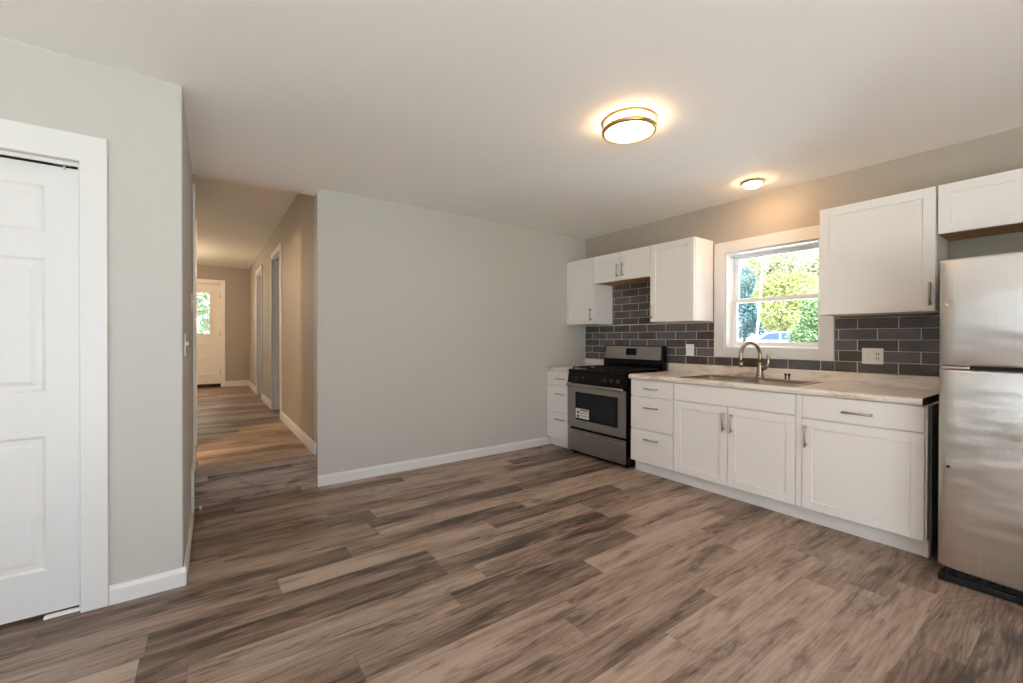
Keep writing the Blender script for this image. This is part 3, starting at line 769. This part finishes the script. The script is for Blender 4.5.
# control panel and knobs
cp = MB().prism([(RF - .002, .752), (RF + .07, .752), (RF + .07, .872), (RF + .020, .872)], RY0 + .001, RY1 - .001, axis='y', bev=.003).build('control_panel', 'black', rg)
tilt = math.atan2(.022, .12)
for y in (3.245, 3.155, 2.862, 2.775, 2.700):
    kn = MB().lathe([(0, 0), (.021, 0), (.021, .008), (.016, .012), (.014, .026), (0, .027)], 0, 0, 20)
    kn.box(-.0035, .0035, -.014, .014, .020, .033, .001)
    kn.xf(Matrix.Translation((RF + .006, y, .808)) @ Matrix.Rotation(-PI / 2 + tilt, 4, 'Y'))
    kn.build('knob', 'darkslot', cp)
# cooktop, burners, grates
MB().box(RF + .012, XR - .085, RY0, RY1, .873, .893, .005).build('cooktop', 'black', rg)
for x in (RF + .17, RF + .42):
    for y in (RY0 + .19, RY1 - .19):
        MB().lathe([(0, .893), (.052, .893), (.05, .901), (.036, .904), (.036, .908), (.03, .910), (0, .910)], x, y, 24).build('burner', 'iron', rg)
for y0, y1 in ((RY0 + .03, (RY0 + RY1) / 2 - .008), ((RY0 + RY1) / 2 + .008, RY1 - .03)):
    g = MB(); x0, x1 = RF + .05, RF + .54; zt0, zt1 = .908, .919; w = .006
    g.box(x0, x1, y0, y0 + 2 * w, zt0, zt1, .002).box(x0, x1, y1 - 2 * w, y1, zt0, zt1, .002)
    for x in (x0, (x0 + x1) / 2 - w, x1 - 2 * w): g.box(x, x + 2 * w, y0, y1, zt0, zt1, .002)
    for xc in (RF + .17, RF + .42):
        for s in (-1, 1):
            g.box(xc - w / 2, xc + w / 2, *sorted(((y0 + y1) / 2 + s * .03, (y0 if s < 0 else y1))), zt0 + .002, zt1 + .004, .001)
            g.box(*sorted((xc + s * .03, xc + s * .12)), (y0 + y1) / 2 - w / 2, (y0 + y1) / 2 + w / 2, zt0 + .002, zt1 + .004, .001)
    for x in (x0 + w, x1 - w):
        for y in (y0 + w, y1 - w): g.box(x - w, x + w, y - w, y + w, .892, zt0 + .002)
    g.build('grate', 'iron', rg)
# backguard: black riser and a tilted stainless face
MB().box(3.748, XR - .030, RY0, RY1, .893, 1.144, .006).box(3.728, 3.749, RY0, RY1, .893, 1.000, .004).build('backguard', 'black', rg)
bgp = MB().prism([(3.712, 1.000), (3.747, 1.000), (3.747, 1.136), (3.736, 1.136)], RY0 + .024, RY1 - .030, axis='y', bev=.002).build('backguard_panel', 'steel', rg)
MB().prism([(3.7150, 1.042), (3.7172, 1.042), (3.7295, 1.113), (3.7273, 1.113)], 2.925, 3.062, axis='y').build('display', 'black', bgp)

# ------------------------------------------------------------------ refrigerator
fy0, fy1 = -.245, .507
fg = thing('refrigerator', 'smudged stainless top freezer refrigerator at the counter end', 'refrigerator', (3.4, .13, 0))
MB().box(3.105, 3.785, fy0 + .006, fy1 - .006, .05, 1.600, .006).build('body', 'fridge_body', fg)
def bowed(z0, z1):
    """door with a gently bowed front, edges rounded"""
    n = 24; t = bmesh.new(); ymid, hw = (fy0 + fy1) / 2, (fy1 - fy0) / 2
    prof = []
    for i in range(n + 1):
        s = -1 + 2 * i / n
        prof.append((3.030 - .030 * (1 - s * s) + (.010 * max(0, (abs(s) - .95) / .05) ** 2), ymid + s * hw))
    zz = [z0, z0 + .004, z0 + .012, z1 - .012, z1 - .004, z1]
    ins = [.008, .002, 0, 0, .002, .008]
    rows = []
    for z, q in zip(zz, ins):
        rows.append([t.verts.new((x + q, y, z)) for x, y in prof] + [t.verts.new((3.100, fy1, z)), t.verts.new((3.100, fy0, z))])
    m = len(rows[0])
    for a, b in zip(rows, rows[1:]):
        for i in range(m): t.faces.new((a[i], a[(i + 1) % m], b[(i + 1) % m], b[i]))
    t.faces.new(rows[0][::-1]); t.faces.new(rows[-1])
    bmesh.ops.recalc_face_normals(t, faces=t.faces)
    mb = MB(); mb._merge(t, 0, True); return mb
for nm, z0, z1 in (('freezer_door', 1.084, 1.612), ('fridge_door', .072, 1.064)):
    d = bowed(z0, z1).build(nm, 'fridge', fg)
    for p in d.data.polygons: p.use_smooth = abs(p.normal.z) < .5 and p.normal.x < -.3
    if nm == 'fridge_door':
        pl = MB().lathe([(0, 0), (.008, 0), (.007, .003), (0, .004)], 0, 0, 14).xf(Matrix.Translation((3.0245, .470, .578)) @ Matrix.Rotation(-PI / 2, 4, 'Y'))
        pl.build('hole_plug', 'darkslot', d)
MB().box(3.028, 3.10, .40, fy1 - .004, 1.067, 1.080, .002).build('hinge_plate', 'nickel', fg)
MB().box(3.055, 3.60, fy0 + .01, fy1 - .02, 1.606, 1.6145, .002).build('top_cover', 'fridge_body', fg)
kg = MB().box(3.022, 3.10, fy0 + .004, fy1 - .003, .003, .036, .006)
for i in range(18): kg.box(3.045, 3.06, fy0 + .02 + i * .04, fy0 + .046 + i * .04, .036, .064)
kg.box(3.060, 3.10, fy0 + .004, fy1 - .02, .034, .066)
kg.build('kick_grille', 'iron', fg)

# ------------------------------------------------------------------ ceiling lights
def drum_light():
    cx, cy, z = 1.955, 1.592, HK
    r = thing('ceiling_light', 'large round flush ceiling light with two bronze rings', 'ceiling light', (cx, cy, z))
    MB().lathe([(.02, z - .001), (.152, z - .001), (.154, z - .005), (.151, z - .010), (.138, z - .010)], cx, cy, 64).build('mounting_ring', 'bronze', r)
    MB().lathe([(.132, z - .009), (.134, z - .040), (.133, z - .054), (.122, z - .060), (.085, z - .064), (0, z - .066)], cx, cy, 64).build('diffuser', 'lamp', r)
    MB().lathe([(.138, z - .042), (.149, z - .042), (.151, z - .046), (.151, z - .058), (.147, z - .063), (.134, z - .064), (.133, z - .059), (.138, z - .054), (.138, z - .042)], cx, cy, 64).build('lower_ring', 'bronze', r)
    for k in range(3):
        a = 2 * PI * k / 3 + 1.05
        MB().tube([(cx + .144 * math.cos(a), cy + .144 * math.sin(a), z - .009), (cx + .144 * math.cos(a), cy + .144 * math.sin(a), z - .044)], .004, 8).build('post', 'bronze', r)
drum_light()
def puck_light():
    cx, cy, z = 3.478, 1.632, HK
    r = thing('ceiling_light', 'small round ceiling light close to the wall above the window', 'ceiling light', (cx, cy, z))
    MB().lathe([(.02, z - .001), (.072, z - .001), (.075, z - .006), (.075, z - .014), (.071, z - .018), (.0655, z - .018), (.0635, z - .014)], cx, cy, 48).build('trim_ring', 'bronze', r)
    MB().lathe([(.063, z - .0135), (.062, z - .024), (.052, z - .038), (.03, z - .044), (0, z - .046)], cx, cy, 48).build('diffuser', 'puck', r)
puck_light()

# ================================================================== OUTSIDE
def ground_z(x): 
    for (a, za), (b, zb) in zip(GP, GP[1:]):
        if a <= x <= b: return za + (zb - za) * (x - a) / (b - a)
    return GP[-1][1]
GP = [(XO + .02, -.25), (8, -.15), (16, .55), (20, .86), (22, .86), (26, .25), (40, .2), (90, .6)]
g = MB(); t = bmesh.new()
rows = [[t.verts.new((x, y, z)) for y in (-40, -10, 5, 20, 70)] for x, z in GP]
for a, b in zip(rows, rows[1:]):
    for i in range(4): t.faces.new((a[i], b[i], b[i + 1], a[i + 1]))
bmesh.ops.recalc_face_normals(t, faces=t.faces); g._merge(t)
struct('ground', g, 'asphalt', 'bright pale ground outside the kitchen window', 'ground')
struct('ground_bounce', MB().box(-6, 8, -9, YREAR - .16, -.3, -.06), 'asphalt', 'unseen pale slab added behind the room to bounce sunlight', 'ground')  # unseen pale slab, added to bounce sun up to the ceiling
g = MB().box(-60, XO - .1, -60, YREAR - .16, -.3, -.1).box(-60, XO + .01, YF + .25, 80, -.3, -.02).box(-60, XLEFT - .21, YREAR - .16, 5.3, -.3, -.1)
struct('ground_yard', g, plain('lawn', (104, 118, 84), .95, var=.2, vscale=2), 'yard around the house', 'ground')

def leaves(rng, blobs, n, size):
    """many small bent leaf blades filling ellipsoid clumps"""
    V, F = [], []
    tot = sum(b[3] * b[4] * b[5] for b in blobs)
    for (bx, by, bz, rx, ry, rz) in blobs:
        for _ in range(int(n * rx * ry * rz / tot)):
            while True:
                p = Vector((rng.uniform(-1, 1), rng.uniform(-1, 1), rng.uniform(-1, 1)))
                if .25 < p.length < 1: break
            p = p * (p.length ** -.45)
            c = Vector((bx + p.x * rx, by + p.y * ry, bz + p.z * rz))
            d = Vector((rng.gauss(0, 1), rng.gauss(0, 1), rng.gauss(0, .7))).normalized()
            e = d.cross(Vector((rng.gauss(0, 1), rng.gauss(0, 1), rng.gauss(0, 1)))).normalized()
            nrm = d.cross(e); s = size * rng.uniform(.6, 1.4); i = len(V)
            V += [c - d * s, c + e * s * .5 + nrm * s * .12, c + d * s, c - e * s * .5 + nrm * s * .12]
            F += [(i, i + 1, i + 2), (i, i + 2, i + 3)]
    return V, F
def tree(label, name, base, trunk_h, trunk_r, blobs, n, size, mat, seed, group='trees outside the window'):
    rng = random.Random(seed)
    r = thing(name, label, 'tree', base, group)
    b = Vector(base)
    tk = MB(); top = Vector(blobs[0][:3])
    tk.tube([b, b * .5 + top * .5 + Vector((.05, -.06, 0)), top], [trunk_r, trunk_r * .75, trunk_r * .4], 10)
    for bl in blobs[1:]:
        q = Vector(bl[:3]); s = b * .45 + top * .55
        tk.tube([s, s * .5 + q * .5 + Vector((0, 0, -.1)), q], [trunk_r * .5, trunk_r * .35, trunk_r * .15], 7)
    tk.build('trunk', 'bark', r)
    V, F = leaves(rng, blobs, n, size)
    me = bpy.data.meshes.new('crown'); me.from_pydata([tuple(v - b) for v in V], [], F); me.materials.append(mat)
    o = bpy.data.objects.new('crown', me); COL.objects.link(o); o.parent = r
def clump(X, u, v, rx, rz):
    p = at_x(X, u, v); return (p.x, p.y, p.z, rx, rx, rz)
L1 = leaf_mat('yellow_green_leaves', (122, 128, 78), (176, 178, 116))
L2 = leaf_mat('pale_green_leaves', (140, 146, 112), (190, 190, 158))
L3 = leaf_mat('fresh_green_leaves', (80, 108, 74), (132, 154, 104))
L5 = leaf_mat('washed_green_leaves', (150, 172, 140), (206, 216, 190))
L4 = leaf_mat('blue_green_needles', (54, 88, 92), (96, 128, 128))
p = at_x(31, 785, 300)
tree('yellow green leafy tree in the middle of the window', 'leafy_tree', (31, p.y, .2), 4, .16, [clump(31, 783, 308, 1.5, 1.5), clump(31, 800, 292, 1.3, 1.3), clump(31, 768, 296, .9, 1.2), clump(31, 778, 288, 1.2, 1.0), clump(31, 775, 322, .8, .9)], 9000, .10, L1, 1)
p = at_x(38, 770, 270)
tree('tall pale canopy tree filling the top of the window', 'canopy_tree', (38, p.y, .3), 9, .25, [clump(38, 770, 262, 2.0, 1.8), clump(38, 800, 258, 2.2, 2.0), clump(38, 745, 268, 1.4, 1.5), clump(38, 815, 280, 1.5, 1.6), clump(38, 760, 284, 1.3, 1.2), clump(38, 838, 285, 2.2, 2.4), clump(38, 866, 290, 2.4, 2.6), clump(38, 896, 292, 2.4, 2.6), clump(38, 850, 318, 1.8, 1.5), clump(38, 884, 318, 1.9, 1.5)], 26000, .13, L2, 2)
p = at_x(18.5, 812, 330)
tree('fresh green bushy tree at the lower right of the window', 'bushy_tree', (18.5, p.y, .7), 1.5, .07, [clump(18.5, 810, 334, .55, .55), clump(18.5, 820, 318, .6, .55), clump(18.5, 796, 337, .32, .32), clump(18.5, 812, 304, .4, .4), clump(18.5, 840, 330, .6, .55), clump(18.5, 866, 334, .6, .5)], 10500, .055, L3, 3)
p = at_x(33, 744, 310)
tree('dark blue green conifer at the left edge of the window', 'conifer_tree', (33, p.y, .2), 5, .14, [clump(33, 743, 318, 1.0, 1.6), clump(33, 744, 300, .85, 1.4), clump(33, 746, 284, .65, 1.2), clump(33, 758, 322, .8, 1.0)], 7500, .085, L4, 4)
for i, (x, y) in enumerate(((-1.6, 17.5), (1.2, 18.5))):
    tree(['leafy green tree seen through the front door glass', 'second green tree seen through the front door glass'][i], 'garden_tree', (x, y, -.02), 3, .12, [(x, y, 2.4, 1.5, 1.2, 1.6), (x + .6, y, 3.6, 1.2, 1, 1.3), (x - .5, y, 1.2, .9, .9, .9)], 4200, .10, L5, 9 + i, 'trees beyond the front door')

p0, p1 = at_x(21, 756, 334), at_x(21, 765, 236)
po = thing('street_pole', 'thin pale street pole standing outside the window', 'pole', (p0.x, p0.y, .86))
MB().tube([(p0.x, p0.y, .862), p1 + (p1 - p0) * .3], [.045, .035], 12).build('shaft', 'pole', po)
MB().box(p0.x - .11, p0.x + .11, p0.y - .11, p0.y + .11, .8605, .90, .01).build('base', 'pole', po)

# parked car, seen from the side over the crest of the drive
pc = at_x(27.5, 764, 338)
cy_, cz = pc.y - .75, .245
ca = thing('parked_car', 'pale blue parked car partly hidden outside the window', 'car', (27.5, cy_, cz))
sideprof = [(-2.15, .32), (2.15, .32), (2.2, .62), (2.1, .80), (1.25, .93), (.55, 1.40), (-.85, 1.44), (-1.75, 1.02), (-2.15, .95), (-2.22, .6)]
MB().prism([(cy_ + a, cz + b) for a, b in sideprof], 27.5, 29.2, axis='x', bev=.06).build('body', 'carpaint', ca)
MB().prism([(cy_ + a, cz + b) for a, b in ((1.05, .95), (.50, 1.34), (-.10, 1.37), (-.10, .95))], 27.485, 27.52, axis='x').build('window', 'carglass', ca)
MB().prism([(cy_ + a, cz + b) for a, b in ((-.20, .95), (-.20, 1.37), (-.80, 1.38), (-1.45, 1.04), (-1.45, .95))], 27.485, 27.52, axis='x').build('window', 'carglass', ca)
for x in (27.62, 29.08):
    for y in (-1.35, 1.35):
        w = MB().lathe([(0, -.1), (.20, -.1), (.30, -.1), (.32, -.06), (.32, .06), (.30, .1), (.20, .1), (0, .1)], 0, 0, 28).xf(Matrix.Translation((x, cy_ + y, cz + .322)) @ Matrix.Rotation(PI / 2, 4, 'Y'))
        w.build('wheel', 'rubber', ca)
